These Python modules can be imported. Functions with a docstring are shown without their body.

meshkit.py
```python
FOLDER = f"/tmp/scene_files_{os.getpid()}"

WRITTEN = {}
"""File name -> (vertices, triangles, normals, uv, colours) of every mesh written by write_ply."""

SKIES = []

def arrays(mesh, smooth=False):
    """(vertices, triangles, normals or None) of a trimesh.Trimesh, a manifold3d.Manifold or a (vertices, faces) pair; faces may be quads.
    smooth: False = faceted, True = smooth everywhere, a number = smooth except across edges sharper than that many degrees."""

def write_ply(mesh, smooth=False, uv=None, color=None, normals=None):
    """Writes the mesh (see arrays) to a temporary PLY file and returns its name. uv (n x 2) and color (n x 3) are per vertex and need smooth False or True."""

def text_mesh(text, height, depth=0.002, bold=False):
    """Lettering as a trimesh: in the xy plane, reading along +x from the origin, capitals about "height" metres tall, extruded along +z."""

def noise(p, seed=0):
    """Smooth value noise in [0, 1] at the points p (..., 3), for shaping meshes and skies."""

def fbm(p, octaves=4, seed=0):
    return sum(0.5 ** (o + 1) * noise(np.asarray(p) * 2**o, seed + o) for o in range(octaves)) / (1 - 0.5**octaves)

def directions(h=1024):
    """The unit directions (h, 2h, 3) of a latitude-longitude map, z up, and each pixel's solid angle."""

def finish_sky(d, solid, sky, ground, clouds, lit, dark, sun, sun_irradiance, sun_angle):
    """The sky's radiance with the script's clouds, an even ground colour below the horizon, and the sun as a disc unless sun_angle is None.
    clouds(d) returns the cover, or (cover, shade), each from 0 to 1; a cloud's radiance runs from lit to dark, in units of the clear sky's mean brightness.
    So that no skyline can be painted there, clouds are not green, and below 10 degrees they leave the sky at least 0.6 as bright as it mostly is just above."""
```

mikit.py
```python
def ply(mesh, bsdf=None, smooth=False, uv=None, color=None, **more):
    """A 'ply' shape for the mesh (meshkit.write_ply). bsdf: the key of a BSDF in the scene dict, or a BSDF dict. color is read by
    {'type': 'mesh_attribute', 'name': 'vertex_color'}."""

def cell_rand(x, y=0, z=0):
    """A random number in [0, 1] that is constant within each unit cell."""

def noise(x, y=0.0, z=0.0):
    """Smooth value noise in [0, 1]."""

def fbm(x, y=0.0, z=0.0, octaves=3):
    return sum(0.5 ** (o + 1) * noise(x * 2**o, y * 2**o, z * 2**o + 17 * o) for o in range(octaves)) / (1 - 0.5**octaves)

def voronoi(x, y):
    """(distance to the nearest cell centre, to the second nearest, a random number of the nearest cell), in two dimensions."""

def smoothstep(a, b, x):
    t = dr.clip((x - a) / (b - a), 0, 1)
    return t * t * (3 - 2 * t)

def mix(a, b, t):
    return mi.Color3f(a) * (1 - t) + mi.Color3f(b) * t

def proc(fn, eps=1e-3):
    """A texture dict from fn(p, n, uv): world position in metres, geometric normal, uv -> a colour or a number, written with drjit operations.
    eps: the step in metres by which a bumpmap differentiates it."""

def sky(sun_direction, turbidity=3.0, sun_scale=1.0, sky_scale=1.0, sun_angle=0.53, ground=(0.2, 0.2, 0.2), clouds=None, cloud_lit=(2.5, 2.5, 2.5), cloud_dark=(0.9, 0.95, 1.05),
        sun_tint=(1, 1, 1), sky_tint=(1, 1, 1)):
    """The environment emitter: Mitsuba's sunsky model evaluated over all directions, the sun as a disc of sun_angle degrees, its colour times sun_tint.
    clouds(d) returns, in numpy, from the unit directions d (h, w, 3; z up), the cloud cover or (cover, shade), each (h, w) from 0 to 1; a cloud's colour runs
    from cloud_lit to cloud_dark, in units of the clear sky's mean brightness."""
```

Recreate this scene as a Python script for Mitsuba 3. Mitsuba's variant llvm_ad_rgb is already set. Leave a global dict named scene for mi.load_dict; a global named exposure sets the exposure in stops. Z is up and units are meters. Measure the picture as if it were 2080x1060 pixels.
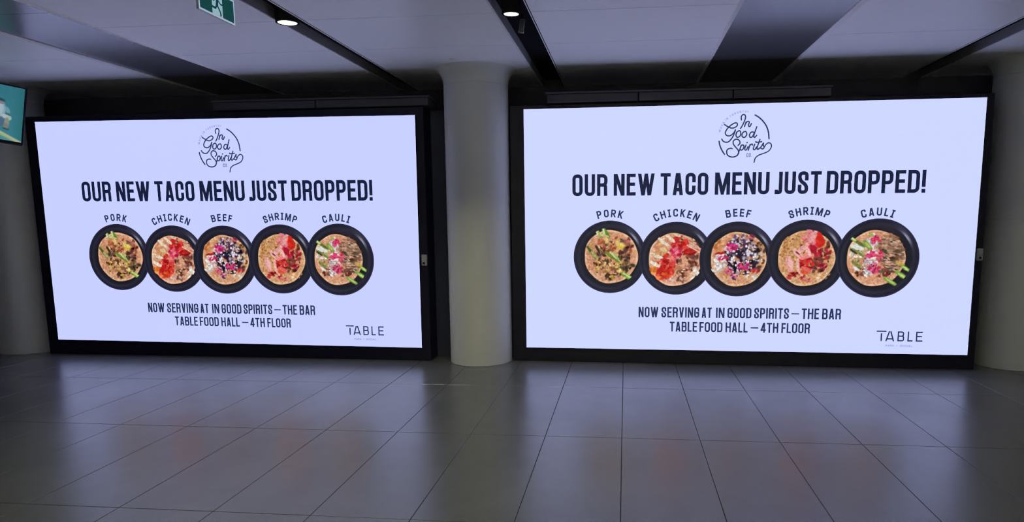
import math
import numpy as np
import trimesh
import mitsuba as mi
import mikit
from mikit import noise, fbm, smoothstep, mix
from shapely.geometry import LineString, Polygon, box, Point
from shapely.ops import unary_union
from shapely import affinity

T = mi.ScalarTransform4f
scene, labels = {}, {}
PI = math.pi

# ------------------------------------------------------------------ camera
EYE = 1.6
F_PX, PP_X, PP_Y = 1363.009, 1130.781, 619.535


def rot_zxy(yaw, pitch, roll):
    c, s = math.cos, math.sin
    rz = np.array([[c(yaw), -s(yaw), 0], [s(yaw), c(yaw), 0], [0, 0, 1]])
    rx = np.array([[1, 0, 0], [0, c(pitch), -s(pitch)], [0, s(pitch), c(pitch)]])
    ry = np.array([[c(roll), 0, s(roll)], [0, 1, 0], [-s(roll), 0, c(roll)]])
    return ry @ rx @ rz            # extrinsic z, x, y


CAM = rot_zxy(0.102514954, -0.134417946, -0.00729737640)
scene['camera'] = {
    'type': 'perspective', 'fov': math.degrees(2 * math.atan(1040 / F_PX)), 'fov_axis': 'x', 'near_clip': 0.05, 'far_clip': 100.0,
    'principal_point_offset_x': -(PP_X - 1040) / 2080, 'principal_point_offset_y': -(PP_Y - 530) / 1060,
    'to_world': T().look_at(origin=[0, 0, EYE], target=[float(CAM[0, 1]), float(CAM[1, 1]), EYE + float(CAM[2, 1])], up=[float(v) for v in CAM[:, 2]])}

# ------------------------------------------------------------------ light and exposure
exposure = 0.0
LAMP = np.array([1.0, 0.95, 0.62]) * 4.0            # each ceiling downlight, per steradian
LAMP_FACE = (1.9, 1.75, 1.35)                       # the glowing diffuser
PANEL_LIGHT = {'left': 0.93, 'right': 1.0}          # brightness of the two displays


def lin(rgb):
    c = np.asarray(rgb, float) / 255
    return np.where(c <= 0.04045, c / 12.92, ((c + 0.055) / 1.055) ** 2.4)


# ------------------------------------------------------------------ helpers
def numbered(key):
    if key not in USED:
        USED.add(key)
        return key
    n = 1
    while f'{key}_{n:03d}' in USED:
        n += 1
    USED.add(f'{key}_{n:03d}')
    return f'{key}_{n:03d}'


USED = set()


def thing(name, label, category, group=None):
    key = numbered(name)
    labels[key] = {'label': label, 'category': category}
    if group:
        labels[key]['group'] = group
    return key


def struct(name, label=None):
    key = numbered(name)
    labels[key] = {'kind': 'structure'}
    if label:
        labels[key]['label'] = label
    return key


def part(parent, name, mesh, bsdf, to_world=None, label=None, smooth=False, **more):
    key = numbered(parent + '__' + name)
    d = mesh if isinstance(mesh, dict) else mikit.ply(mesh, bsdf, smooth=smooth)
    d = {**d, **more}
    if to_world is not None:
        d['to_world'] = to_world
    scene[key] = d
    if label:
        labels[key] = {'label': label}
    return key


def rgb(c):
    return {'type': 'rgb', 'value': [float(v) for v in c]}


def block(x0, x1, y0, y1, z0, z1, chamfer=0.0):
    """A box; chamfer bevels all its edges."""
    if chamfer <= 0:
        m = trimesh.creation.box(extents=[x1 - x0, y1 - y0, z1 - z0])
        m.apply_translation([(x0 + x1) / 2, (y0 + y1) / 2, (z0 + z1) / 2])
        return m
    c, pts = chamfer, []
    for sx in (0, 1):
        for sy in (0, 1):
            for sz in (0, 1):
                p = np.array([(x0, x1)[sx], (y0, y1)[sy], (z0, z1)[sz]], float)
                d = np.array([1 - 2 * sx, 1 - 2 * sy, 1 - 2 * sz]) * c
                for k in range(3):
                    q = p + d
                    q[k] = p[k]
                    pts.append(q)
    return trimesh.convex.convex_hull(np.array(pts))


def slab_tile(x0, x1, y0, y1, z0, z1, c):
    """A tile: its top edges bevelled by c."""
    v = [[x0, y0, z0], [x1, y0, z0], [x1, y1, z0], [x0, y1, z0], [x0, y0, z1 - c], [x1, y0, z1 - c], [x1, y1, z1 - c], [x0, y1, z1 - c],
         [x0 + c, y0 + c, z1], [x1 - c, y0 + c, z1], [x1 - c, y1 - c, z1], [x0 + c, y1 - c, z1]]
    f = [[8, 9, 10, 11]]
    for a in (0, 4):
        for i in range(4):
            j = (i + 1) % 4
            f.append([a + i, a + j, a + 4 + j, a + 4 + i])
    return (np.array(v, float), np.array(f))


def lathe(profile, n=64, centre=(0, 0)):
    """Revolve (radius, z) pairs about the vertical through centre."""
    m = trimesh.creation.revolve(np.array(profile, float), sections=n)
    if m.volume < 0:
        m.invert()
    m.apply_translation([centre[0], centre[1], 0])
    return m


def flat(shape, y=0.0):
    """A shapely shape drawn in (x, z) as a flat mesh facing -y."""
    vs, fs, at = [], [], 0
    for g in getattr(shape, 'geoms', [shape]):
        if g.is_empty or g.area < 1e-9:
            continue
        v, f = trimesh.creation.triangulate_polygon(g, engine='earcut')
        v, f = np.asarray(v), np.asarray(f)
        a, b, c = v[f[:, 0]], v[f[:, 1]], v[f[:, 2]]
        area = (b[:, 0] - a[:, 0]) * (c[:, 1] - a[:, 1]) - (b[:, 1] - a[:, 1]) * (c[:, 0] - a[:, 0])
        f = np.where((area < 0)[:, None], f[:, ::-1], f)
        vs.append(np.c_[v[:, 0], np.full(len(v), y), v[:, 1]])
        fs.append(f + at)
        at += len(v)
    return trimesh.Trimesh(np.vstack(vs), np.vstack(fs), process=False)


def glow(color, weight=0.02):
    d = {'type': 'area', 'radiance': color if isinstance(color, dict) else rgb(color)}
    d['sampling_weight'] = float(weight)
    return d


def pose(q):
    """The transform of a display: (x, y, z, yaw, pitch, roll)."""
    m = np.eye(4)
    m[:3, :3] = rot_zxy(*q[3:6])
    m[:3, 3] = q[:3]
    return T(m.tolist())


# ------------------------------------------------------------------ materials
def tile_colour(p, n, uv):
    a = fbm(p.x * 0.9 + 3.1, p.y * 0.7, 1.0, octaves=4)
    b = fbm(p.x * 9.0, p.y * 9.0, 5.0, octaves=3)
    return mix((0.076, 0.079, 0.078), (0.112, 0.115, 0.113), smoothstep(0.3, 0.7, a) * 0.7 + b * 0.3)


def tile_rough(p, n, uv):
    return 0.245 + 0.07 * fbm(p.x * 2.3, p.y * 2.3, 7.0, octaves=4)


def ceiling_colour(p, n, uv):
    a = fbm(p.x * 0.8, p.y * 0.8, 2.0, octaves=4)
    return mix((0.90, 0.90, 0.90), (0.95, 0.95, 0.95), a)


def plaster_colour(p, n, uv):
    a = fbm(p.x * 2.0, p.y * 2.0, p.z * 1.2, octaves=4)
    return mix((0.74, 0.75, 0.70), (0.82, 0.83, 0.77), a)


scene['mat_tile'] = {'type': 'principled', 'base_color': mikit.proc(tile_colour), 'roughness': mikit.proc(tile_rough), 'specular': 0.85}
scene['mat_grout'] = {'type': 'diffuse', 'reflectance': rgb((0.035, 0.034, 0.034))}
scene['mat_ceiling'] = {'type': 'principled', 'base_color': mikit.proc(ceiling_colour), 'roughness': 0.42, 'specular': 0.6}
scene['mat_plaster'] = {'type': 'principled', 'base_color': mikit.proc(plaster_colour), 'roughness': 0.6, 'specular': 0.3}
scene['mat_dark_gloss'] = {'type': 'principled', 'base_color': rgb((0.10, 0.10, 0.115)), 'roughness': 0.24, 'specular': 0.9}
scene['mat_trim'] = {'type': 'principled', 'base_color': rgb((0.95, 0.95, 0.95)), 'roughness': 0.5, 'specular': 0.5}
scene['mat_channel_side'] = {'type': 'principled', 'base_color': rgb((0.30, 0.30, 0.31)), 'roughness': 0.6, 'specular': 0.4}
scene['mat_black'] = {'type': 'diffuse', 'reflectance': rgb((0.020, 0.020, 0.026))}
scene['mat_bezel'] = {'type': 'principled', 'base_color': rgb((0.006, 0.007, 0.022)), 'roughness': 0.4, 'specular': 0.3}
scene['mat_valance'] = {'type': 'principled', 'base_color': rgb((0.052, 0.052, 0.075)), 'roughness': 0.55, 'specular': 0.3}
scene['mat_wall_black'] = {'type': 'diffuse', 'reflectance': rgb((0.06, 0.06, 0.085))}
scene['mat_wall_grey'] = {'type': 'diffuse', 'reflectance': rgb((0.72, 0.72, 0.72))}
scene['mat_wall_dark'] = {'type': 'diffuse', 'reflectance': rgb((0.16, 0.16, 0.17))}
scene['mat_infill'] = {'type': 'diffuse', 'reflectance': rgb((0.05, 0.055, 0.085))}
scene['mat_screen_face'] = {'type': 'principled', 'base_color': rgb((0.012, 0.012, 0.014)), 'roughness': 0.5, 'specular': 0.3}
scene['mat_switch'] = {'type': 'principled', 'base_color': rgb((0.45, 0.46, 0.47)), 'roughness': 0.4, 'specular': 0.4}
scene['mat_sign_frame'] = {'type': 'principled', 'base_color': rgb((0.62, 0.72, 0.72)), 'roughness': 0.35, 'specular': 0.5}
scene['mat_steel'] = {'type': 'principled', 'base_color': rgb((0.5, 0.5, 0.5)), 'roughness': 0.3, 'metallic': 0.9}

# ------------------------------------------------------------------ the room shell
X0, X1, Y0, Y1, H = -11.0, 8.0, -4.2, 8.2, 3.1

floor = struct('floor', 'grey rectangular stone tiles with thin dark joints')
part(floor, 'bed', block(X0, X1, Y0, Y1, -0.12, -0.004), 'mat_grout')
TW, TL, TX, TY, GAP = 0.55525, 1.40483, -3.34765, 6.09015, 0.004
kx0, kx1 = math.floor((X0 - TX) / TW), math.ceil((X1 - TX) / TW)
for j in range(-2, 4):
    y1 = min(TY - TL * (j - 1), Y1)
    y0 = TY - TL * j
    if y0 > Y1:
        continue
    for k in range(-10, 16):
        x0, x1 = TX + TW * k, TX + TW * (k + 1)
        part(floor, 'tile', slab_tile(x0 + GAP / 2, x1 - GAP / 2, y0 + GAP / 2, y1 - GAP / 2, -0.012, 0.0, 0.0015), 'mat_tile')
yb, xl, xr = TY - TL * 3, TX + TW * -10, TX + TW * 16
part(floor, 'border', slab_tile(X0, X1, Y0, yb - GAP / 2, -0.012, 0.0, 0.0015), 'mat_tile')
part(floor, 'border', slab_tile(X0, xl - GAP / 2, yb, Y1, -0.012, 0.0, 0.0015), 'mat_tile')
part(floor, 'border', slab_tile(xr + GAP / 2, X1, yb, Y1, -0.012, 0.0, 0.0015), 'mat_tile')

back = struct('wall_back', 'near black back wall behind the displays')
part(back, 'surface', block(X0, X1, Y1, Y1 + 0.1, -0.12, 3.4), 'mat_wall_black')
for a, b, y in ((-2.131, -1.878, 7.36), (-1.282, -1.234, 7.36), (3.556, 3.694, 7.45), (-6.862, -6.811, 7.45)):
    part(back, 'infill', block(a, b, y, y + 0.02, 0.0005, 2.73), 'mat_infill')
for name, m, mat in (('wall_front_added', block(X0, X1, Y0 - 0.1, Y0, -0.12, 3.4), 'mat_wall_grey'),  # added pale wall behind the viewer, bounces lamp light onto columns and ceiling
                     ('wall_left_unseen', block(X0 - 0.1, X0, Y0, Y1, -0.12, 3.4), 'mat_wall_dark'), ('wall_right', block(X1, X1 + 0.1, Y0, Y1, -0.12, 3.4), 'mat_wall_grey')):  # left wall is unseen, kept dark to dim the left column
    scene[struct(name)] = mikit.ply(m, mat)

ceiling = struct('ceiling', 'pale grey ceiling panels between dark light channels and dark glossy bands')
part(ceiling, 'deck', block(X0, X1, Y0, Y1, H + 0.10, H + 0.30), 'mat_black')
CHANNELS = [(-2.69, -2.50), (-0.98, -0.73), (3.07, 3.29)]
BANDS = [(-5.09, -4.22), (0.80, 1.70)]
fields = [(X0, -5.09), (-4.22, -2.69), (-2.50, -0.98), (-0.73, 0.80), (1.70, 3.07), (3.29, X1)]
rows = [Y0] + [5.215 + 0.957 * k for k in range(-3, 4)] + [Y1]
for a, b in fields:
    a += 0.013 if any(abs(a - c[1]) < 1e-6 for c in CHANNELS) else 0
    b -= 0.013 if any(abs(b - c[0]) < 1e-6 for c in CHANNELS) else 0
    for y0, y1 in zip(rows[:-1], rows[1:]):
        part(ceiling, 'panel', block(a, b, y0 + 0.003, y1 - 0.003, H, H + 0.022), 'mat_ceiling')
for a, b in CHANNELS:
    c = part(ceiling, 'light_channel', block(a + 0.004, b - 0.004, Y0, Y1, H + 0.085, H + 0.099), 'mat_black', label='narrow black recessed channel holding the downlights')
    for x, w in ((a, 0.004), (b - 0.004, 0.004)):
        part(c, 'side', block(x, x + w, Y0, Y1, H + 0.001, H + 0.099), 'mat_channel_side')
    for x0, x1 in ((a - 0.0065, a), (b, b + 0.0065)):
        part(c, 'trim', block(x0, x1, Y0, Y1, H - 0.006, H - 0.0005), 'mat_trim')
for a, b in BANDS:
    c = part(ceiling, 'dark_band', block(a, b, Y0, 4.82, H + 0.008, H + 0.03), 'mat_dark_gloss', label='wide dark glossy ceiling band that mirrors the displays')
    part(c, 'panel', block(a, b, 4.824, Y1, H + 0.008, H + 0.03), 'mat_dark_gloss')
    for x_out, x_in in ((a - 0.002, a + 0.034), (b + 0.002, b - 0.034)):        # sloping reveals
        if x_out < -5:
            x_in = x_out + 0.012
        pts = [(x, y, z) for y in (Y0, Y1) for x, z in ((x_out, H + 0.0075), (x_in, H + 0.0075), (x_out, H - 0.012), (x_in, H + 0.004))]
        part(c, 'trim', trimesh.convex.convex_hull(np.array(pts)), 'mat_trim')

# ------------------------------------------------------------------ round columns
R_COL = 0.338


def column(cx, cy, label, joint=None):
    t = thing('column', label, 'column', )
    c = (cx, cy)
    parts_z = [0.0] + ([joint] if joint else []) + [2.93]
    for a, b in zip(parts_z[:-1], parts_z[1:]):
        g = 0.004
        prof = [(0, a), (R_COL - g, a), (R_COL, a + g), (R_COL, b - g), (R_COL - g, b), (0, b)]
        part(t, 'shaft', lathe(prof, 96, c), 'mat_plaster', smooth=30)
    prof = [(0, 2.9302), (R_COL, 2.9302)] + [(R_COL + 0.11 * (1 - math.cos(u)), 2.9302 + 0.1690 * math.sin(u)) for u in np.linspace(0, PI / 2, 14)[1:]] + [(0, H - 0.001)]
    part(t, 'flared_top', lathe(prof, 96, c), 'mat_plaster', smooth=40)
    return t


column(-1.58, 7.19, 'round pale plaster column standing between the two big displays')
column(4.03, 7.38, 'round plaster column at the right edge, beside the bigger right display', 1.52)
column(-7.20, 7.40, 'round plaster column at the left edge, behind the small hanging screen')

# ------------------------------------------------------------------ lettering: a stroke alphabet of condensed capitals


def fillet(points, r, closed=False):
    """Rounds a polyline's corners by r (a number, or one per point)."""
    p = [np.array(q, float) for q in points]
    n = len(p)
    rs = r if hasattr(r, '__len__') else [r] * n
    out = []
    for i in range(n):
        if not closed and i in (0, n - 1):
            out.append(p[i])
            continue
        a, b, c = p[i - 1], p[i], p[(i + 1) % n]
        u, v = a - b, c - b
        lu, lv = np.linalg.norm(u), np.linalg.norm(v)
        q = min(rs[i], lu * 0.5, lv * 0.5)
        if q < 1e-6:
            out.append(b)
            continue
        s, e = b + u / lu * q, b + v / lv * q
        for t in np.linspace(0, 1, 7):
            out.append((1 - t) ** 2 * s + 2 * t * (1 - t) * b + t * t * e)
    if closed:
        out.append(out[0])
    return out


G = {
    'A': (1.02, [([(0, -.2), (.43, 1.1)], 0), ([(1, -.2), (.57, 1.1)], 0), ([(.18, .2), (.82, .2)], 0)]),
    'B': (1.0, [([(0, 0), (0, 1)], 0), ([(0, 1), (.95, 1), (.95, .53), (0, .53)], .3), ([(0, .53), (1, .53), (1, 0), (0, 0)], .3)]),
    'C': (.97, [([(1, .68), (1, 1), (0, 1), (0, 0), (1, 0), (1, .32)], .5)]),
    'D': (1.0, [([(0, 0), (0, 1), (1, 1), (1, 0), (0, 0)], [0, 0, .5, .5, 0])]),
    'E': (.86, [([(1, 1), (0, 1), (0, 0), (1, 0)], 0), ([(0, .52), (.88, .52)], 0)]),
    'F': (.82, [([(1, 1), (0, 1), (0, 0)], 0), ([(0, .5), (.88, .5)], 0)]),
    'G': (.98, [([(1, .7), (1, 1), (0, 1), (0, 0), (1, 0), (1, .47), (.55, .47)], [0, .5, .5, .5, .5, 0, 0])]),
    'H': (1.02, [([(0, 0), (0, 1)], 0), ([(1, 0), (1, 1)], 0), ([(0, .53), (1, .53)], 0)]),
    'I': (0, [([(.5, 0), (.5, 1)], 0)]),
    'J': (.68, [([(1, 1), (1, 0), (0, 0), (0, .05)], [0, .5, 0, 0])]),
    'K': (1.0, [([(0, 0), (0, 1)], 0), ([(0, .3), (1, 1.12)], 0), ([(.36, .56), (1.04, -.14)], 0)]),
    'L': (.8, [([(0, 1), (0, 0), (1, 0)], 0)]),
    'M': (1.35, [([(0, 0), (0, 1)], 0), ([(1, 0), (1, 1)], 0), ([(.06, 1.1), (.5, .0), (.94, 1.1)], 0)]),
    'N': (1.05, [([(0, 0), (0, 1)], 0), ([(1, 0), (1, 1)], 0), ([(.04, 1.08), (.96, -.08)], 0)]),
    'O': (1.0, [('loop', [(0, 0), (0, 1), (1, 1), (1, 0)], .5)]),
    'P': (.97, [([(0, 0), (0, 1), (1, 1), (1, .45), (0, .45)], [0, 0, .5, .5, 0])]),
    'R': (1.0, [([(0, 0), (0, 1), (1, 1), (1, .5), (0, .5)], [0, 0, .5, .5, 0]), ([(.3, .5), (.94, .5), (.97, -.1)], [0, .5, 0])]),
    'S': (.94, [([(1, .7), (1, 1), (0, 1), (0, .62), (1, .36), (1, 0), (0, 0), (0, .3)], .5)]),
    'T': (.96, [([(0, 1), (1, 1)], 0), ([(.5, 0), (.5, 1)], 0)]),
    'U': (1.0, [([(0, 1), (0, 0), (1, 0), (1, 1)], .5)]),
    'V': (1.0, [([(0, 1.2), (.47, -.1)], 0), ([(1, 1.2), (.53, -.1)], 0)]),
    'W': (1.62, [([(0, 1.15), (.27, -.12)], 0), ([(.27, -.12), (.5, 1.05)], 0), ([(.5, 1.05), (.73, -.12)], 0), ([(1, 1.15), (.73, -.12)], 0)]),
    'c': (.97, [([(1, .80), (1, 1), (0, 1), (0, 0), (1, 0), (1, .20)], .5)]),
    'i': (.62, [([(.5, 0), (.5, 1)], 0), ([(0, 1), (1, 1)], 0), ([(0, 0), (1, 0)], 0)]),
    'r': (1.0, [([(0, 0), (0, 1), (1, 1), (1, .45), (0, .45)], [0, 0, .5, .5, 0]), ([(.5, .45), (1.08, -.14)], 0)]),
    '4': (1.0, [([(.76, 0), (.76, 1)], 0), ([(.7, 1.08), (0, .2)], 0), ([(0, .22), (1, .22)], 0)]),
    '!': (0, [([(.5, .3), (.5, 1)], 0), ([(.5, 0), (.5, .02)], 0)]),
    '.': (0, [([(.5, 0), (.5, .01)], 0)]),
    '-': (.9, [([(0, .47), (1, .47)], 0)]),
    '+': (.6, [([(0, .45), (1, .45)], 0), ([(.5, .15), (.5, .75)], 0)]),
}


def glyph(ch, w, s, cap='square'):
    """One capital of height 1: strokes of width s in a box about w wide."""
    k, strokes = G[ch]
    wide = s if k == 0 else max(w * k, s * 1.5)
    iw, ih = max(wide - s, 1e-4), 1 - s
    lines = []
    for st in strokes:
        closed = st[0] == 'loop'
        pts, r = (st[1], st[2]) if closed else st
        pts = [(s / 2 + a * iw, s / 2 + b * ih) for a, b in pts]
        scale = min(iw, 0.62) * 1.15
        r = [v * scale for v in r] if hasattr(r, '__len__') else r * scale
        ln = LineString(fillet(pts, r, closed))
        lines.append(ln.buffer(s / 2, cap_style='round' if (cap == 'round' or closed) else 'square', join_style='mitre', mitre_limit=3, quad_segs=4))
    return unary_union(lines).intersection(box(-0.001, 0, wide + 0.001, 1)), wide


def word_shape(word, w=0.42, s=0.14, gap=0.12, cap='square'):
    x, shapes = 0, []
    for ch in word:
        g, wide = glyph(ch, w, s, cap)
        shapes.append(affinity.translate(g, x, 0))
        x += wide + gap
    return unary_union(shapes), x - gap


def fit_word(word, u0, v0, u1, v1, s=0.14, w=0.42, gap=0.12):
    """The word between (u0, v0) at its lower left and (u1, v1) at its upper right."""
    g, wide = word_shape(word, w, s, gap)
    h = v1 - v0
    wide_now = (u1 - u0) / h
    for _ in range(6):                                   # letters widen, strokes keep their weight
        if len(word) < 2 or all(G[c][0] == 0 for c in word):
            break
        w *= 1 + (wide_now - wide) / max(wide, 1e-3)
        w = min(max(w, s * 1.7), 1.2)
        g, wide = word_shape(word, w, s, gap)
    return affinity.translate(affinity.scale(g, (u1 - u0) / wide, h, origin=(0, 0)), u0, v0)


def arc_word(word, cx, cy, r, mid, h, w, s, gap, cap='square'):
    """The word on a circle about (cx, cy), its middle at the angle mid (degrees)."""
    items, x = [], 0
    for ch in word:
        if ch == ' ':
            x += w * 0.8
            continue
        g, wide = glyph(ch, w, s, cap)
        items.append((g, x, wide))
        x += wide + gap
    x -= gap
    out = []
    for g, x0, wide in items:
        a = math.radians(mid) - (x0 + wide / 2 - x / 2) * h / r
        q = affinity.scale(affinity.translate(g, -wide / 2, 0), h, h, origin=(0, 0))
        q = affinity.rotate(q, math.degrees(a) - 90, origin=(0, 0))
        out.append(affinity.translate(q, cx + r * math.cos(a), cy + r * math.sin(a)))
    return unary_union(out)


def curve(pts, n=8):
    """Catmull-Rom through the points (millimetres) in metres."""
    p = np.array(pts, float) / 1000
    if len(p) < 3:
        return p
    q = np.vstack([2 * p[0] - p[1], p, 2 * p[-1] - p[-2]])
    out = []
    for i in range(1, len(q) - 2):
        for t in np.linspace(0, 1, n, endpoint=False):
            a, b, c, d = q[i - 1:i + 3]
            out.append(0.5 * (2 * b + (c - a) * t + (2 * a - 5 * b + 4 * c - d) * t * t + (3 * b - a - 3 * c + d) * t ** 3))
    return np.vstack(out + [q[-2]])


def heading_shape():
    v0, v1 = 0.3655, 0.5900
    words = [('OUR', -1.757, -1.388), ('NEW', -1.323, -.8985), ('TACO', -.8387, -.3535), ('MENU', -.2865, .2561), ('JUST', .3102, .7639), ('DROPPED!', .8147, 1.7578)]
    return unary_union([fit_word(t, a, v0, b, v1, s=0.155, gap=0.095) for t, a, b in words])


def note_shapes():
    one = [('NOW', -1.0515, -.8425), ('SERVING', -.8101, -.4158), ('AT', -.3908, -.2865), ('IN', -.2423, -.1548), ('GOOD', -.1246, .1203), ('SPIRITS', .1481, .4993), ('-', .5245, .6024),
           ('THE', .6274, .8004), ('BAR', .8321, 1.0188)]
    two = [('TABLE', -.7214, -.4354), ('FOOD', -.4102, -.172), ('HALL', -.14, .0875), ('-', .1172, .1955), ('4TH', .2189, .3983), ('FLOOR', .43, .7161)]

    def line(words, v0, v1):
        out = []
        for t, a, b in words:
            if t == '-':
                m = (v0 + v1) / 2 - 0.002
                out.append(box(a, m - 0.006, b, m + 0.006))
            else:
                out.append(fit_word(t, a, v0, b, v1, s=0.15, gap=0.10))
        return unary_union(out)
    return line(one, -.9165, -.8065), line(two, -1.0675, -.9620)


NAMES = [('PORK', -1.361, -0.276), ('CHICKEN', -0.672, -0.285), ('BEEF', -0.045, -0.296), ('SHRIMP', 0.660, -0.283), ('CAULI', 1.322, -0.285)]


def name_shape(word, cx, cy):
    top = {'PORK': 0.1435, 'CHICKEN': 0.1450, 'BEEF': 0.1413, 'SHRIMP': 0.1550, 'CAULI': 0.1430}[word]
    return arc_word(word.replace('I', 'i').replace('R', 'r').replace('C', 'c'), cx, cy, top - cy, 90, 0.080, 0.63, 0.185, {'SHRIMP': 0.20}.get(word, 0.24))


def hall_logo_shape():
    v0, v1, out = -1.1365, -1.0335, []
    out.append(box(1.3785, -1.0400, 1.4735, -1.0285))
    out.append(box(1.4200, -1.1365, 1.4335, -1.0560))
    out.append(fit_word('A', 1.4632, v0, 1.5573, v1, s=.125, w=.9))
    out += [fit_word(t, a, v0, b, v1, s=.125, w=.5) for t, a, b in ()]
    for ch, a, b in (('B', 1.5847, 1.6498), ('L', 1.6816, 1.7321), ('E', 1.7628, 1.8269)):
        g, wide = glyph(ch, (b - a) / (v1 - v0) / G[ch][0], .125)
        out.append(affinity.translate(affinity.scale(g, (b - a) / wide, v1 - v0, origin=(0, 0)), a, v0))
    a = affinity.scale(glyph('A', .9, .125)[0], 1, 1, origin=(0, 0))
    small = [fit_word(t, u0, -1.1925, u1, -1.1735, s=.17, gap=.3) for t, u0, u1 in (('PARK', 1.4737, 1.5560), ('SOCIAL', 1.6130, 1.7363))]
    small.append(affinity.translate(affinity.scale(glyph('+', .5, .17)[0], .019, .019, origin=(0, 0)), 1.580, -1.1925))
    return unary_union(out), unary_union(small)


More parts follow.
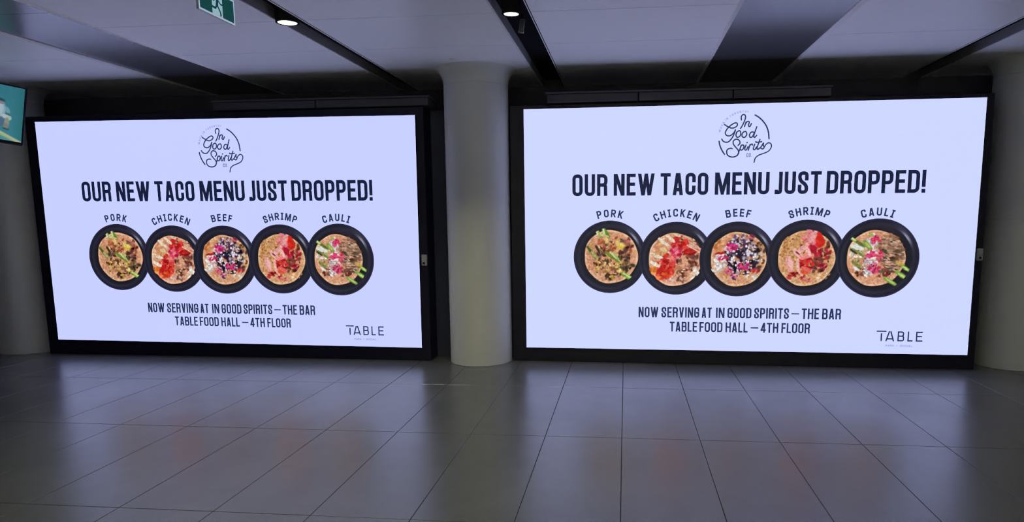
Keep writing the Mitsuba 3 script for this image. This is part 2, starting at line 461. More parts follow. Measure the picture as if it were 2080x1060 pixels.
SCRIPT = [[(-47, 1025), (-33, 1047), (-15, 1085), (0, 1133), (-10, 1158), (-30, 1159), (-43, 1137), (-40, 1108)], [(6, 1088), (-2, 1062), (-8, 1043)],
          [(-5, 1056), (11, 1085), (27, 1092), (38, 1084), (30, 1059), (35, 1044), (47, 1045), (59, 1071)],
          [(-207, 1067), (-180, 1050), (-135, 1030), (-97, 1039), (-78, 1061), (-88, 1080), (-117, 1075), (-161, 1043), (-189, 1006), (-195, 977), (-178, 957), (-146, 956), (-114, 981), (-96, 1013)],
          [(-96, 1013), (-111, 965), (-132, 927), (-163, 895), (-196, 893), (-219, 906), (-229, 923)],
          [(-60, 1003), (-82, 990), (-89, 958), (-78, 939), (-55, 945), (-43, 970), (-50, 999), (-63, 1003)], [(-12, 992), (-27, 976), (-30, 951), (-16, 936), (3, 941), (16, 966), (7, 992), (-13, 992)],
          [(88, 984), (62, 987), (44, 962), (51, 936), (73, 942), (91, 980)], [(113, 1038), (100, 999), (86, 948), (96, 934), (114, 954)],
          [(-66, 858), (-48, 880), (-59, 910), (-87, 920), (-112, 904), (-114, 875), (-91, 842), (-64, 810), (-60, 777), (-82, 752), (-120, 743), (-160, 756), (-177, 786), (-171, 818), (-142, 830), (-123, 827)],
          [(-34, 860), (-50, 812), (-70, 758)], [(-46, 826), (-36, 852), (-20, 862), (-8, 850), (-14, 824), (-30, 810), (-44, 818)], [(12, 860), (1, 824), (8, 810), (20, 816), (32, 842)], [(21, 883), (24, 886)],
          [(52, 864), (36, 808)], [(42, 836), (54, 858), (70, 869), (77, 858)], [(98, 866), (86, 824), (94, 811), (107, 820), (118, 840)], [(107, 889), (110, 892)],
          [(148, 912), (130, 858), (122, 826), (132, 814), (146, 828)], [(112, 884), (166, 890)], [(152, 826), (168, 850), (184, 876), (182, 856), (192, 834), (178, 818), (164, 824)]]
TAIL = [(192, 836), (210, 863), (235, 878), (258, 865), (262, 836), (238, 798), (194, 776), (143, 758), (109, 729), (97, 687)]
ARCS = [[(89, 1156), (131, 1130), (173, 1090), (207, 1042), (228, 984), (237, 913)], [(-257, 907), (-246, 858), (-222, 806), (-195, 767)]]


def round_logo_shapes():
    words = unary_union([LineString(curve(c)).buffer(0.0062, cap_style='round') for c in SCRIPT])
    ring = [LineString(curve(TAIL)).buffer(0.0056)] + [LineString(curve(c)).buffer(0.0068, cap_style='flat') for c in ARCS]
    co = affinity.translate(affinity.scale(word_shape('cO.', .48, .13, .2)[0], .036, .036, origin=(0, 0)), .020, .742)
    # the small line along the arc
    small = arc_word('BORN IN TORONTO', -0.012, 0.945, 0.236, 126, 0.020, 0.66, 0.17, 0.62)
    dots = [Point(-0.012 + 0.246 * math.cos(math.radians(a)), 0.945 + 0.246 * math.sin(math.radians(a))).buffer(0.005) for a in (82, 168)]
    return unary_union([words, *ring, co]), unary_union([small, *dots])


# ------------------------------------------------------------------ the five dishes shown on the displays (flat, glowing print)
def crunch(k, amount=0.17):
    """Fine light and dark grain over the food, as toppings show."""
    from meshkit import noise as nn
    q = np.c_[k.p * 30, np.full(len(k.p), 2.5)]
    g = (nn(q, 3) - 0.5) * 1.3 + (nn(q * 1.9, 6) - 0.5)
    m = np.clip((0.74 - np.hypot(*k.p.T)) / 0.05, 0, 1)
    k.c *= (1 + (amount * 1.6 * g - 0.07) * m)[:, None] * np.array([1, 0.99, 0.97])


class Paint:
    """Colours of points in the plate's own coordinates: radius 1, x right, y up."""

    def __init__(self, p, seed):
        self.p, self.rng = p, np.random.default_rng(seed)
        self.c = np.zeros((len(p), 3))

    def mask(self, m, color):
        m = np.clip(m, 0, 1)[:, None]
        self.c = self.c * (1 - m) + np.asarray(color, float) * m

    def ell(self, x, y, rx, ry, ang, color, soft=0.35, a=1.0):
        d = self.p - [x, y]
        c, s = math.cos(math.radians(ang)), math.sin(math.radians(ang))
        u, v = (d[:, 0] * c + d[:, 1] * s) / rx, (-d[:, 0] * s + d[:, 1] * c) / ry
        self.mask((1 - np.hypot(u, v)) / soft * a, color)

    def strip(self, x0, y0, x1, y1, w, color, soft=0.4):
        a, b = np.array([x0, y0]), np.array([x1, y1])
        d = b - a
        t = np.clip(((self.p - a) @ d) / (d @ d), 0, 1)
        r = np.linalg.norm(self.p - a - t[:, None] * d, axis=1) / (w * (1 - 0.6 * np.abs(t - 0.45)))
        self.mask((1 - r) / soft, color)

    def scatter(self, n, x, y, rx, ry, size, palette, ang=None, ratio=0.6, jitter=18):
        for _ in range(n):
            t, r = self.rng.uniform(0, 2 * PI), math.sqrt(self.rng.uniform())
            s = size * self.rng.uniform(0.6, 1.4)
            c = np.clip(np.array(palette[self.rng.integers(len(palette))]) + self.rng.normal(0, jitter), 0, 255)
            self.ell(x + rx * r * math.cos(t), y + ry * r * math.sin(t), s, s * ratio, self.rng.uniform(0, 180) if ang is None else ang + self.rng.normal(0, 15), c, 0.5)


PLATE_DARK = (27, 27, 39)


def paint_plate(k):
    r, a = np.hypot(*k.p.T), np.degrees(np.arctan2(k.p[:, 1], k.p[:, 0]))
    k.c[:] = PLATE_DARK
    ramp = lambda x, lo, hi: np.clip((x - lo) / (hi - lo), 0, 1)  # noqa: E731
    k.mask(ramp(r, .80, .86) * 0.30, (62, 62, 92))
    k.mask(ramp(r, .88, .93) * 0.85, (24, 23, 38))
    k.mask(ramp(r, .965, .985) * 0.55, (70, 70, 100))
    hi = np.exp(-((a - 50) / 20) ** 2)
    k.mask(1.25 * np.exp(-((r - .865) / .018) ** 2) * np.exp(-((a - 38) / 13) ** 2), (196, 196, 222))
    k.mask(np.exp(-((r - .93) / .03) ** 2) * hi * 0.4, (105, 106, 140))
    k.mask(np.exp(-((a + 120) / 35) ** 2) * np.exp(-((r - .90) / .03) ** 2) * 0.35, (74, 66, 104))
    k.mask(ramp(.80, r, r + 1) * 0 + np.exp(-((a - 75) / 25) ** 2) * (r < .86) * 0.35, (58, 48, 72))


def paint_tortilla(k, x, y, R, base, dark, light):
    d = k.p - [x, y]
    a = np.arctan2(d[:, 1], d[:, 0])
    wob = R * (1 + 0.012 * np.sin(3 * a + 1) + 0.010 * np.sin(7 * a + 2))
    r = np.hypot(*d.T) / wob
    k.mask(((1.06 - r) / 0.05), (20, 17, 26))
    inside = np.clip((1 - r) / 0.025, 0, 1)
    k.mask(inside, base)
    k.mask(inside * np.exp(-((r - 0.95) / 0.045) ** 2) * 0.8, light)
    from meshkit import fbm as nf
    q = np.c_[k.p * 6, np.full(len(k.p), R * 10)]
    k.mask(inside * np.clip((nf(q, 3, 5) - 0.48) * 4, 0, 1) * 0.7, dark)
    q = np.c_[k.p * 17, np.full(len(k.p), 3.3)]
    k.mask(inside * np.clip((nf(q, 2, 9) - 0.55) * 5, 0, 1) * 0.45, light)
    q = np.c_[k.p * 26, np.full(len(k.p), 8.1)]
    k.mask(inside * np.clip((nf(q, 2, 4) - 0.56) * 5, 0, 1) * 0.5, np.array(dark) * 0.85)


def dish_pork(k):
    paint_tortilla(k, .03, .01, .745, (222, 163, 130), (205, 130, 92), (240, 205, 172))
    k.scatter(60, .12, -.02, .55, .58, .085, [(196, 140, 92), (170, 105, 70), (214, 165, 110), (140, 80, 60)])
    k.scatter(70, .05, -.05, .56, .56, .06, [(120, 84, 54), (90, 62, 44), (176, 120, 80), (206, 164, 112), (150, 100, 60)])
    k.scatter(44, .05, -.05, .52, .52, .05, [(66, 52, 38), (84, 60, 40), (60, 58, 36)])
    k.scatter(26, .45, .20, .22, .34, .085, [(96, 50, 50), (120, 62, 52), (82, 44, 48), (190, 120, 100)])
    k.scatter(16, .42, -.20, .25, .2, .085, [(50, 46, 40), (70, 66, 50), (110, 100, 60)])
    k.scatter(9, .03, -.5, .14, .1, .075, [(46, 40, 36), (80, 54, 40)])
    k.scatter(10, -.18, .18, .14, .16, .075, [(82, 42, 50), (60, 40, 44)])
    k.scatter(36, .02, -.24, .42, .36, .062, [(226, 190, 108), (214, 172, 86), (236, 206, 140), (200, 150, 84)])
    k.scatter(24, .0, .36, .34, .2, .07, [(222, 160, 112), (196, 110, 72), (226, 190, 120), (184, 84, 58)])
    k.scatter(14, -.42, .16, .16, .22, .07, [(188, 160, 96), (150, 120, 70), (214, 170, 110)])
    k.ell(.30, .30, .14, .12, 20, (226, 192, 74))
    k.ell(.33, .33, .08, .06, 10, (244, 220, 120))
    k.ell(.22, .38, .09, .07, -30, (228, 198, 120))
    k.ell(.50, .43, .06, .05, 0, (206, 120, 110))
    for a in ((-.62, .28, -.42, .02, .05, (72, 88, 40)), (-.50, .14, -.34, -.05, .05, (168, 178, 110)), (-.38, .30, -.28, .12, .045, (60, 44, 40)), (-.1, .12, .24, -.12, .06, (120, 140, 60)),
              (.02, .14, .18, -.04, .04, (206, 212, 150)), (.12, .10, .3, -.15, .035, (170, 190, 110)), (-.38, .80, -.27, .55, .055, (150, 180, 96)), (-.39, .78, -.33, .62, .03, (214, 226, 170)),
              (-.20, .80, -.03, .56, .07, (96, 136, 52)), (-.19, .80, -.14, .58, .035, (212, 226, 168)), (-.24, .62, -.04, .56, .04, (206, 206, 130)), (.36, -.46, .70, -.66, .075, (128, 172, 66)),
              (.38, -.45, .66, -.62, .03, (200, 224, 140))):
        k.strip(*a)


def dish_chicken(k):
    paint_tortilla(k, -.025, -.03, .735, (226, 166, 136), (206, 128, 92), (242, 206, 176))
    k.scatter(30, -.35, .05, .32, .5, .075, [(232, 186, 150), (212, 150, 108), (240, 214, 190), (222, 168, 96)])
    k.scatter(26, .38, .42, .26, .24, .07, [(112, 56, 44), (150, 88, 66), (214, 170, 140), (90, 44, 38)], -28, .35)
    k.scatter(30, .34, -.10, .3, .26, .08, [(150, 84, 68), (120, 66, 52), (196, 130, 112), (92, 48, 42)])
    k.scatter(20, .12, -.44, .24, .2, .08, [(132, 78, 54), (108, 62, 46), (190, 130, 100)])
    k.scatter(16, .36, -.40, .26, .2, .065, [(238, 214, 196), (220, 176, 150), (246, 232, 216)])
    k.scatter(14, -.12, -.56, .3, .08, .06, [(236, 200, 190), (226, 176, 160)])
    k.scatter(34, .12, .42, .23, .18, .09, [(196, 34, 38), (214, 48, 44), (172, 24, 34), (226, 70, 54)])
    k.scatter(26, .36, .20, .2, .09, .085, [(186, 22, 28), (150, 20, 26), (206, 36, 36)], 8, .4)
    k.scatter(60, -.26, -.20, .24, .32, .085, [(204, 34, 34), (226, 52, 44), (182, 26, 36), (232, 74, 58)])
    k.scatter(26, -.36, -.46, .18, .14, .075, [(214, 60, 36), (232, 96, 44), (200, 34, 34)])
    k.scatter(18, -.02, .16, .15, .13, .075, [(224, 56, 112), (206, 34, 90), (236, 110, 130)])
    k.scatter(8, -.1, -.02, .12, .1, .065, [(232, 84, 96), (240, 130, 120)])
    k.scatter(10, -.62, -.34, .1, .08, .07, [(222, 120, 56), (230, 142, 70)])
    for a in ((-.46, .54, -.24, .36, .06, (240, 228, 208)), (-.24, .62, -.06, .46, .06, (238, 222, 196)), (-.56, .06, -.38, .02, .065, (238, 226, 206)), (-.68, -.10, -.46, -.22, .06, (246, 238, 226)),
              (-.42, .26, -.26, .20, .055, (226, 200, 150)), (.30, .36, .62, .18, .03, (232, 196, 170)), (.34, .46, .66, .26, .03, (226, 180, 156)), (-.04, .66, .1, .60, .045, (232, 214, 188))):
        k.strip(*a)


def dish_beef(k):
    paint_tortilla(k, .02, .0, .735, (224, 164, 128), (206, 124, 78), (240, 206, 170))
    k.scatter(24, -.46, .22, .18, .28, .07, [(216, 142, 92), (196, 116, 66), (226, 160, 110)])
    k.scatter(24, .58, .1, .12, .42, .07, [(140, 100, 60), (100, 66, 46), (186, 140, 90), (70, 48, 44)])
    k.scatter(150, .10, .10, .46, .54, .075, [(44, 30, 54), (58, 36, 66), (30, 24, 40), (90, 60, 96)])
    k.scatter(120, .10, .12, .46, .52, .042, [(232, 228, 238), (210, 206, 222), (240, 238, 244), (150, 146, 170)], ratio=.8)
    k.scatter(40, -.45, -.08, .16, .22, .052, [(238, 232, 240), (220, 214, 226), (226, 200, 214), (240, 240, 244)], ratio=.8)
    k.scatter(14, -.56, -.30, .1, .08, .05, [(230, 214, 200), (240, 234, 230)])
    k.scatter(26, -.16, .32, .16, .09, .055, [(206, 40, 120), (186, 32, 100), (226, 90, 150)])
    k.scatter(22, .18, -.18, .13, .10, .06, [(204, 38, 114), (226, 84, 140), (178, 34, 92)])
    k.scatter(14, -.38, .04, .13, .06, .05, [(198, 40, 96), (214, 60, 110)])
    k.scatter(12, -.22, -.32, .1, .08, .05, [(190, 44, 110), (216, 96, 150)])
    k.scatter(14, -.1, -.48, .12, .08, .05, [(180, 40, 100), (226, 160, 190), (70, 40, 66)])
    k.scatter(12, .32, .58, .14, .07, .05, [(160, 60, 90), (110, 44, 66), (196, 96, 110)])
    k.scatter(9, .48, -.30, .09, .07, .06, [(198, 40, 34), (214, 60, 60), (176, 30, 60)])
    k.scatter(8, -.45, .16, .13, .03, .05, [(190, 34, 36), (170, 28, 40)], 10, .5)
    k.scatter(12, .38, -.46, .16, .07, .055, [(236, 226, 214), (222, 204, 188)])
    k.scatter(10, .56, .05, .1, .1, .05, [(232, 226, 216), (206, 196, 180)])


def dish_shrimp(k):
    paint_tortilla(k, .0, -.01, .735, (222, 168, 122), (200, 132, 76), (240, 206, 170))
    k.scatter(110, -.34, .25, .36, .36, .045, [(206, 150, 88), (186, 124, 66), (224, 178, 122), (160, 104, 60)])
    k.scatter(30, .40, -.40, .26, .22, .055, [(226, 180, 138), (206, 146, 100), (238, 204, 170)])
    k.scatter(30, .44, .14, .2, .32, .07, [(128, 40, 40), (160, 44, 52), (190, 40, 60), (100, 50, 40)])
    k.scatter(30, .28, -.18, .2, .2, .07, [(86, 44, 36), (110, 52, 44), (140, 70, 56)])
    k.scatter(12, .44, -.20, .14, .07, .06, [(176, 34, 66), (150, 30, 50)])
    k.scatter(34, .16, .24, .2, .22, .085, [(182, 26, 52), (206, 44, 70), (160, 20, 40), (222, 80, 90)])
    k.scatter(16, .34, .44, .1, .18, .085, [(214, 40, 26), (226, 60, 40), (196, 26, 26)], -60, .5)
    k.scatter(30, .0, -.16, .2, .17, .08, [(208, 32, 40), (226, 60, 56), (184, 24, 36)])
    k.scatter(26, -.24, -.47, .24, .10, .06, [(150, 30, 36), (176, 40, 44), (196, 70, 70)], 8, .6)
    k.scatter(10, .02, -.58, .18, .05, .05, [(206, 80, 84), (226, 140, 130)])
    k.scatter(18, -.04, .46, .14, .14, .075, [(236, 150, 148), (226, 120, 124), (240, 176, 164)])
    k.scatter(6, .1, .76, .07, .05, .06, [(186, 50, 120), (210, 90, 150)])
    for a in ((.05, .72, .16, .40, .12, (232, 134, 146)), (.22, .68, .10, .46, .09, (244, 170, 170)), (-.22, .12, .02, .36, .10, (242, 172, 170)), (-.30, .20, -.1, .0, .09, (244, 184, 182)),
              (-.1, .02, .16, .08, .08, (236, 140, 136)), (.0, .26, .1, .08, .07, (246, 190, 186)), (-.44, -.02, -.38, -.30, .14, (240, 168, 162)), (-.42, -.04, -.37, -.24, .07, (248, 196, 190)),
              (-.22, -.04, -.18, -.34, .055, (244, 190, 180)), (-.18, -.34, -.08, -.46, .05, (242, 180, 170)), (-.08, -.26, .1, -.34, .08, (236, 110, 104)), (-.1, -.36, .04, -.40, .06, (226, 86, 50)),
              (.30, .64, .40, .36, .09, (216, 38, 26)), (-.26, .16, -.18, .10, .03, (150, 60, 70))):
        k.strip(*a)


def dish_cauli(k):
    paint_tortilla(k, -.045, .005, .715, (226, 166, 134), (208, 130, 92), (242, 204, 172))
    k.scatter(60, .30, .18, .30, .42, .10, [(140, 100, 78), (120, 84, 66), (164, 122, 100)], -10, .5)
    k.scatter(26, .30, .34, .28, .28, .085, [(150, 104, 80), (124, 84, 64), (176, 132, 108), (90, 64, 50)], -12, .35)
    k.scatter(46, .36, .02, .24, .40, .085, [(96, 76, 58), (70, 54, 42), (120, 94, 74)], -10, .4)
    k.scatter(46, .34, .06, .25, .46, .075, [(206, 168, 146), (180, 142, 118), (222, 190, 170), (160, 120, 96)], -10, .3)
    k.scatter(30, -.40, -.04, .26, .3, .06, [(196, 176, 120), (150, 156, 90), (216, 186, 150), (110, 84, 60)])
    k.scatter(30, -.52, .2, .16, .22, .055, [(226, 206, 180), (160, 166, 100), (236, 236, 232)])
    k.scatter(20, -.38, -.36, .12, .1, .06, [(110, 56, 44), (80, 44, 40), (190, 130, 100)])
    k.scatter(16, .12, -.36, .22, .1, .06, [(78, 66, 48), (130, 60, 56), (60, 50, 40)])
    k.scatter(60, -.16, .1, .18, .5, .06, [(226, 222, 226), (206, 200, 206), (214, 170, 186), (150, 140, 146), (236, 234, 238)], ratio=.8)
    k.scatter(24, -.24, -.2, .12, .24, .055, [(222, 214, 222), (196, 180, 190), (236, 234, 236)])
    k.scatter(18, -.07, .46, .11, .09, .055, [(206, 34, 90), (226, 60, 120), (186, 30, 70)])
    k.scatter(20, -.17, .12, .11, .08, .06, [(212, 40, 96), (228, 70, 120)])
    k.scatter(20, .06, .06, .1, .16, .055, [(208, 60, 100), (222, 110, 130), (190, 40, 80)])
    k.scatter(26, -.07, -.25, .13, .13, .055, [(202, 36, 92), (226, 90, 140), (180, 34, 84)])
    for a in ((-.72, .56, -.36, .30, .05, (128, 160, 66)), (-.70, .545, -.5, .41, .022, (206, 226, 150)), (-.52, .42, -.32, .30, .05, (104, 116, 56)), (-.62, .24, -.36, .06, .05, (128, 140, 66)),
              (-.66, .22, -.52, .12, .035, (52, 48, 36)), (-.62, .31, -.38, .24, .075, (232, 236, 236)), (-.34, .42, -.18, .24, .085, (142, 164, 76)), (-.30, .38, -.2, .28, .04, (180, 196, 110)),
              (-.22, .62, -.14, .56, .05, (168, 176, 96)), (-.60, -.1, -.42, -.20, .045, (126, 140, 70)), (.48, -.10, .62, -.16, .08, (206, 164, 96)), (.60, -.20, .76, -.30, .055, (136, 182, 72)),
              (.62, -.20, .73, -.28, .025, (206, 230, 140)), (.48, -.34, .76, -.54, .07, (126, 172, 70)), (.52, -.38, .70, -.50, .03, (196, 222, 130)), (.20, -.50, .46, -.66, .065, (134, 170, 72)),
              (.24, -.52, .42, -.63, .025, (190, 214, 130)), (.12, .22, .2, .14, .05, (66, 76, 44)), (-.56, -.24, -.44, -.30, .05, (236, 236, 234))):
        k.strip(*a)


# plate: (dish, centre u, v, radius, seed)
PLATES = [('pork', dish_pork, -1.361, -0.276, 0.384, 11), ('chicken', dish_chicken, -0.668, -0.290, 0.382, 12), ('beef', dish_beef, -0.040, -0.297, 0.388, 13),
          ('shrimp', dish_shrimp, 0.647, -0.284, 0.390, 14), ('cauliflower', dish_cauli, 1.344, -0.286, 0.401, 15)]
FOOD_AT = {'pork': (.03, .01, .80), 'chicken': (-.025, -.03, .755), 'beef': (.02, 0, .75), 'shrimp': (0, -.01, .755), 'cauliflower': (-.0, .0, .83)}


def polar(cx, cy, R, nr, na, bump=None):
    rr = np.linspace(0, 1, nr + 1)[1:]
    aa = np.arange(na) / na * 2 * PI
    rad = np.ones(na) if bump is None else bump(aa)
    x = np.concatenate([[0], (rr[:, None] * rad * np.cos(aa)).ravel()]) * R + cx
    y = np.concatenate([[0], (rr[:, None] * rad * np.sin(aa)).ravel()]) * R + cy
    i = np.arange(na)
    j = (i + 1) % na
    f = [np.stack([np.zeros(na, int), 1 + i, 1 + j], 1)]
    for k in range(nr - 1):
        a, b = 1 + k * na, 1 + (k + 1) * na
        f += [np.stack([a + i, b + i, b + j], 1), np.stack([a + i, b + j, a + j], 1)]
    return np.c_[x, y], np.vstack(f)


def printed(p2, f, colors, u, v, R, y):
    """The glowing flat mesh of a picture: p2 in the picture's own units, R metres a unit."""
    m = trimesh.Trimesh(np.c_[u + p2[:, 0] * R, np.full(len(p2), y), v + p2[:, 1] * R], f, process=False)
    return mikit.ply(m, 'mat_screen_face', color=lin(np.clip(colors, 0, 255)))


ATTR = {'type': 'mesh_attribute', 'name': 'vertex_color'}
dish_meshes = []
for i, (dish, fn, u, v, R, seed) in enumerate(PLATES):
    p, f = polar(0, 0, 1, 34, 120)
    k = Paint(p, seed)
    paint_plate(k)
    plate = printed(p, f, k.c, u, v, R, -0.0022 - 0.0004 * i)
    fx, fy, fr = FOOD_AT[dish]
    p, f = polar(fx, fy, fr, 96, 220)
    k = Paint(p, seed)
    paint_plate(k)
    fn(k)
    crunch(k)
    food = printed(p, f, k.c, u, v, R, -0.0024 - 0.0004 * i)
    dish_meshes.append((dish, plate, food))

INK, INK_SOFT, INK_FAINT = lin((21, 29, 58)), lin((40, 50, 82)), lin((128, 138, 180))
note_1, note_2 = note_shapes()
hall, hall_small = hall_logo_shape()
logo, logo_small = round_logo_shapes()
PRINT = [('heading', heading_shape(), INK, 'navy condensed heading OUR NEW TACO MENU JUST DROPPED!'), ('serving_note', note_1, INK_SOFT, 'line NOW SERVING AT IN GOOD SPIRITS - THE BAR'),
         ('serving_note', note_2, INK_SOFT, 'line TABLE FOOD HALL - 4TH FLOOR'), ('hall_logo', hall, INK_SOFT, 'TABLE lettering in the lower right corner'), ('hall_tagline', hall_small, INK_FAINT, 'tiny grey line PARK + SOCIAL'),
         ('round_logo', logo, lin((44, 58, 88)), 'round script logo In Good Spirits Co'), ('logo_motto', logo_small, INK_FAINT, 'tiny arched line around the script logo')]
PRINT += [('dish_name', name_shape(*n), INK_SOFT, 'arched dish name ' + n[0]) for n in NAMES]
PRINT = [(n, mikit.ply(flat(s, -0.0016), 'mat_screen_face'), c, l) for n, s, c, l in PRINT]

# ------------------------------------------------------------------ the two big displays
RD = [1.19567, 7.12, 1.42317, -0.01987, 0.00143, -0.00011, 4.53692, 2.53636]
LD = [-4.43511, 7.12, 1.40934, -0.01422, 0.00757, 0.00585, 4.4262, 2.49736]
PAPER = lin((206, 215, 254)) * np.array([1.0, 1.0, 1.23])        # a blue-heavy white: the blue runs past what the picture can show


def display(q, side, label):
    t = thing('display', label, 'display screen')
    to = pose(q)
    art = to @ T().scale([q[6] / RD[6], 1, q[7] / RD[7]])
    w, h, b = q[6] / 2, q[7] / 2, PANEL_LIGHT[side]
    yaw_only = T().translate([q[0], q[1], 0]).rotate([0, 0, 1], math.degrees(q[3]))
    part(t, 'housing', block(-w - 0.155, w + 0.085, 0.030, 0.34, 0.0, 2.735, 0.004), 'mat_bezel', yaw_only, 'near black housing reaching down to the floor')
    part(t, 'backing', block(-w, w, 0.0015, 0.045, -h, h), 'mat_bezel', to)
    sheet = flat(box(-w, -h, w, h), 0.0)
    part(t, 'panel', mikit.ply(sheet, 'mat_screen_face'), None, to, 'glowing pale blue-white picture', emitter=glow(PAPER * b, 1.0))
    for name, mesh, c, text in PRINT:
        k = part(t, name, mesh, None, art, text, emitter=glow(c * b, 0.001))
        if name in ('hall_tagline', 'logo_motto'):
            labels[k]['kind'] = 'stuff'            # letters too small to pick apart
    for dish, plate, food in dish_meshes:
        p = part(t, 'plate', plate, None, art, f'black plate of the {dish} taco', emitter=glow(ATTR, 0.002))
        part(p, 'taco', food, None, art, f'{dish} taco on an open tortilla', emitter=glow(ATTR, 0.002))
    return t, to


left, left_at = display(LD, 'left', 'left of the two big glowing taco menu displays, between the left and middle columns')
right, right_at = display(RD, 'right', 'right and larger-looking of the two big taco menu displays, right of the middle column')


def control(q, u, v, label):
    """The small switch box on a display's right bezel."""
    t = thing('switch_box', label, 'switch box')
    at = T().translate([q[0], q[1], q[2]]).rotate([0, 0, 1], math.degrees(q[3])) @ T().translate([u, 0.030, v])
    part(t, 'back_plate', block(-0.030, 0.030, -0.022, -0.0005, -0.060, 0.060, 0.004), 'mat_switch', at)
    part(t, 'cover', block(-0.024, 0.024, -0.030, -0.0225, -0.005, 0.052, 0.003), 'mat_switch', at)
    k = part(t, 'key_switch', block(-0.024, 0.024, -0.028, -0.0225, -0.052, -0.010, 0.003), 'mat_switch', at)
    part(k, 'button', block(-0.012, 0.012, -0.034, -0.0285, -0.042, -0.020, 0.003), 'mat_black', at)


control(LD, 2.262, -0.2936, 'small grey switch box on the right bezel of the left display')
control(RD, 2.318, -0.2478, 'small grey switch box on the right bezel of the right display')


def valance(x0, x1, y, z0, z1, cuts, label):
    """The row of dark boxes above a display."""
    t = thing('service_box', label, 'box')
    xs = [x0] + cuts + [x1]
    for a, b in zip(xs[:-1], xs[1:]):
        part(t, 'cover', block(a + 0.006, b - 0.006, y, y + 0.30, z0, z1, 0.004), 'mat_valance')
    part(t, 'ledge', block(x0 - 0.01, x1 + 0.01, y - 0.012, y + 0.32, z1 + 0.001, z1 + 0.022, 0.003), 'mat_valance')
    return t


valance(-0.822, 2.02, 7.10, 2.745, 2.825, [0.12, 1.066], 'row of dark grey service boxes along the top of the right display')
valance(-4.48, -2.07, 7.10, 2.745, 2.825, [-3.312], 'row of dark grey service boxes along the top of the left display')

# ------------------------------------------------------------------ ceiling lights
scene['mat_lamp'] = {'type': 'diffuse', 'reflectance': rgb((0.8, 0.8, 0.78))}


def downlight(x, y, r, label, visible=True, power=1.0, aim=(0, 0)):
    t = thing('downlight', label, 'ceiling light', 'downlights in the ceiling channels')
    can = [(r + 0.008, H - 0.030), (r + 0.012, H - 0.028), (r + 0.012, H + 0.08), (0, H + 0.08), (0, H + 0.076), (r + 0.001, H + 0.076), (r + 0.001, H - 0.030), (r + 0.008, H - 0.030)]
    part(t, 'can', lathe(can, 40, (x, y)), 'mat_black', smooth=30)
    face = lathe([(0, H - 0.030), (r - 0.002, H - 0.027), (r, H - 0.020), (0, H - 0.020)], 40, (x, y))
    part(t, 'diffuser', mikit.ply(face, 'mat_lamp', smooth=30), None, emitter=glow(LAMP_FACE, 0.01))
    key = f'light_{t}'
    scene[key] = {'type': 'spot', 'intensity': rgb(LAMP * power), 'cutoff_angle': 56.0, 'beam_width': 30.0,
                  'to_world': T().look_at(origin=[x, y, H - 0.034], target=[x + aim[0], y + aim[1], 0], up=[1, 0, 0])}


downlight(-2.60, 5.17, 0.074, 'round white downlight in the channel beside the exit sign', True, 1.1)
downlight(-0.855, 5.16, 0.058, 'round warm downlight in the channel above the middle column', True, 1.1)
for x, which in ((-2.60, 'left'), (-0.855, 'middle'), (3.18, 'right')):
    for y, order in ((2.4, 'second'), (-0.4, 'third')):  # lamps out of view, placed to light the floor, columns and ceiling
        downlight(x, y, 0.062, f'unseen round downlight in the {which} ceiling channel, {order} one out from the displays', False, 0.35 if x > 3 else 1.1)
    # added fill lamps, out of view: they wash the wall behind the viewer
    downlight(x, -2.9, 0.062, f'added unseen fill downlight at the far end of the {which} ceiling channel, away from the displays', False, {-2.6: 2.5, -0.855: 11.0, 3.18: 9.0}[x], (0, -2.4))
downlight(3.18, 5.16, 0.062, 'unseen round downlight in the right ceiling channel nearest the right display', False, 0.45)  # out of view, dimmed to light the right side only weakly

t = thing('spotlight', 'small unlit black spotlight hanging in the middle channel behind the warm downlight', 'spotlight')
tube = trimesh.creation.cylinder(radius=0.022, height=0.10, sections=28)
tilt = trimesh.transformations.rotation_matrix(math.radians(28), [1, 0.5, 0])
at = np.array([-0.845, 5.62, H + 0.018])
tube.apply_transform(tilt)
tube.apply_translation(at)
part(t, 'barrel', tube, 'mat_dark_gloss', smooth=30)
ring = trimesh.creation.annulus(r_min=0.017, r_max=0.024, height=0.012, sections=28)
ring.apply_translation([0, 0, -0.055])
ring.apply_transform(tilt)
ring.apply_translation(at)
part(t, 'rim', ring, 'mat_steel', smooth=30)
part(t, 'stem', block(at[0] - 0.008, at[0] + 0.008, at[1] - 0.008, at[1] + 0.008, H + 0.03, H + 0.084), 'mat_black')

t = thing('sprinkler_cap', 'small round white cap set in the ceiling in front of the middle column', 'sprinkler')
part(t, 'plate', lathe([(0, H - 0.012), (0.028, H - 0.011), (0.034, H - 0.004), (0.034, H - 0.0008), (0, H - 0.0008)], 32, (-1.68, 6.64)), 'mat_ceiling', smooth=30)

# ------------------------------------------------------------------ the exit sign
SX, SY0, SY1, SZ0, SZ1 = -2.60, 4.036, 4.427, 2.850, 3.015
t = thing('exit_sign', 'green running man exit sign hanging edge-on under the left light channel', 'exit sign')
part(t, 'frame', block(SX - 0.004, SX + 0.012, SY0, SY1, SZ0, SZ1, 0.004), 'mat_sign_frame', label='pale border and case')
for y in (SY0 + 0.06, SY1 - 0.06):
    part(t, 'hanger', block(SX, SX + 0.006, y - 0.004, y + 0.004, SZ1 + 0.0005, H + 0.084), 'mat_steel')
W, HH, B = SY1 - SY0, SZ1 - SZ0, 0.015
d0, d1 = W * 0.355, W * 0.64


def sign_face(shape, off):
    """A shape in sign coordinates (along, up) on the sign's face towards +x."""
    m = flat(shape)
    v = np.array(m.vertices)
    return trimesh.Trimesh(np.c_[np.full(len(v), SX + 0.012 + off), SY0 + v[:, 0], SZ0 + v[:, 2]], np.array(m.faces), process=False)


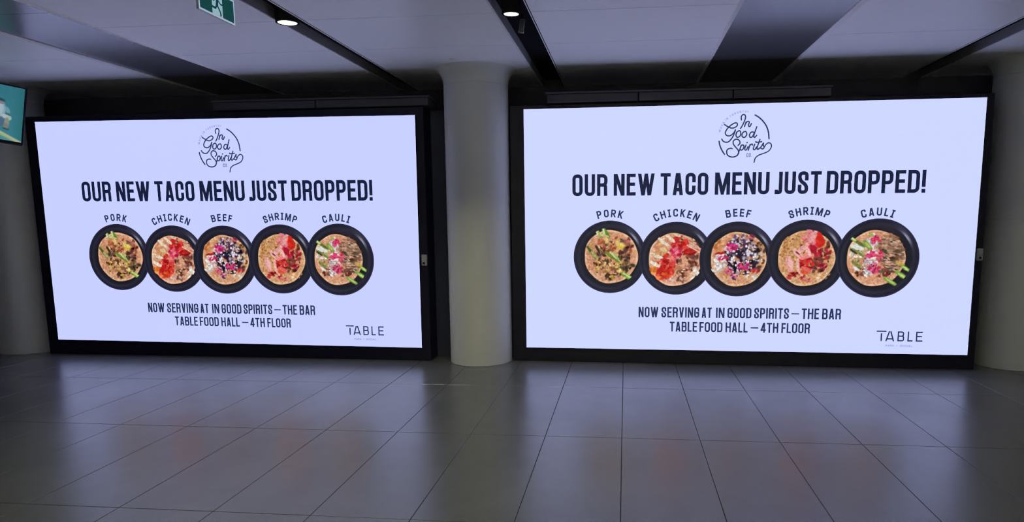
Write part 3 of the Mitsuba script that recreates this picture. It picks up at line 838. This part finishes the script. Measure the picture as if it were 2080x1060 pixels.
part(t, 'border', mikit.ply(sign_face(box(0.003, 0.003, W - 0.003, HH - 0.003), 0.0006), 'mat_screen_face'), None, emitter=glow(lin((158, 174, 194)), 0.001), label='pale lit border')
part(t, 'green_face', mikit.ply(sign_face(box(B, B, W - B, HH - B), 0.0012), 'mat_screen_face'), None, emitter=glow(lin((1, 60, 58)), 0.001))
part(t, 'doorway', mikit.ply(sign_face(box(d0, B, d1, HH - 0.020), 0.0018), 'mat_screen_face'), None, emitter=glow(lin((138, 174, 186)), 0.001), label='white doorway of the pictogram')


def limb(pts, r):
    return LineString(pts).buffer(r, quad_segs=6)


man = unary_union([Point(0.207, 0.131).buffer(0.0105), limb([(0.196, 0.108), (0.190, 0.078)], 0.0125), limb([(0.194, 0.112), (0.170, 0.110), (0.158, 0.096)], 0.0048),
                   limb([(0.200, 0.112), (0.213, 0.103), (0.2305, 0.091), (0.252, 0.093)], 0.0048), limb([(0.195, 0.074), (0.220, 0.047), (0.229, 0.028), (0.224, 0.022)], 0.0062),
                   limb([(0.187, 0.076), (0.174, 0.055), (0.142, 0.056)], 0.0066)])
part(t, 'running_man', mikit.ply(sign_face(man, 0.0024), 'mat_screen_face'), None, emitter=glow(lin((8, 52, 60)), 0.001), label='dark green running man')

# ------------------------------------------------------------------ the small hanging screen at the left
TV = [-6.538, 6.175, 2.717, 0.815, -0.199, 0.011]
tv_at = pose(TV)
t = thing('hanging_screen', 'small teal screen hanging from the ceiling at the left edge, showing a seated figure', 'screen')
part(t, 'housing', block(-0.52, 0.52, 0.004, 0.075, -0.302, 0.302, 0.006), 'mat_bezel', tv_at)
for x in (-0.2, 0.2):
    p = np.array(tv_at.matrix)[:3] @ np.array([x, 0.10, 0.1, 1])
    part(t, 'hanger', block(p[0] - 0.015, p[0] + 0.015, p[1] - 0.015, p[1] + 0.015, p[2] - 0.1, H - 0.001), 'mat_black')
nx, ny = 150, 84
gx, gz = np.meshgrid(np.linspace(0, 1, nx), np.linspace(0, 1, ny))
g = np.c_[gx.ravel(), gz.ravel()]
idx = np.arange(nx * ny).reshape(ny, nx)
tf = np.vstack([np.stack([idx[:-1, :-1], idx[:-1, 1:], idx[1:, 1:]], -1).reshape(-1, 3), np.stack([idx[:-1, :-1], idx[1:, 1:], idx[1:, :-1]], -1).reshape(-1, 3)])
k = Paint(np.c_[(g[:, 0] - 0.5) * 16 / 9, g[:, 1] - 0.5], 3)          # x -0.89..0.89, y -0.5..0.5
k.c[:] = (44, 108, 122)
k.mask((0.5 - k.p[:, 1]) * 0.7, (56, 124, 138))
k.mask((k.p[:, 0] - .72) / .25, (34, 98, 104))
k.mask((-0.335 - 0.475 * (k.p[:, 0] - 0.58) - k.p[:, 1]) / 0.012, (158, 172, 138))
k.mask((-0.372 - 0.50 * (k.p[:, 0] - 0.58) - k.p[:, 1]) / 0.03, (146, 158, 100))
k.mask((-0.408 - 0.42 * (k.p[:, 0] - 0.58) - k.p[:, 1]) / 0.015, (70, 136, 142))
for e in ((.58, .02, .065, .17, -6, (128, 156, 174)), (.565, .06, .045, .12, 0, (150, 176, 188)), (.665, .05, .035, .075, 20, (98, 146, 156)), (.67, -.02, .04, .02, -10, (58, 92, 104)),
          (.64, -.07, .08, .045, -12, (160, 178, 180)), (.70, -.09, .03, .05, 0, (146, 178, 152)), (.665, -.18, .04, .11, 0, (128, 134, 122)), (.655, -.24, .04, .055, 0, (122, 116, 116)),
          (.585, -.17, .045, .10, 0, (72, 98, 122)), (.66, -.295, .055, .014, -8, (48, 62, 70)), (.575, .175, .045, .035, 0, (134, 112, 122)), (.565, .225, .075, .028, -14, (20, 74, 82))):
    k.ell(*e, soft=0.25)
m = trimesh.Trimesh(np.c_[g[:, 0] - 0.5, np.full(len(g), 0.0), (g[:, 1] - 0.5) * 0.5625], tf, process=False)
part(t, 'picture', mikit.ply(m, 'mat_screen_face', color=lin(k.c)), None, tv_at, 'teal picture of a seated figure in white', emitter=glow(ATTR, 0.02))
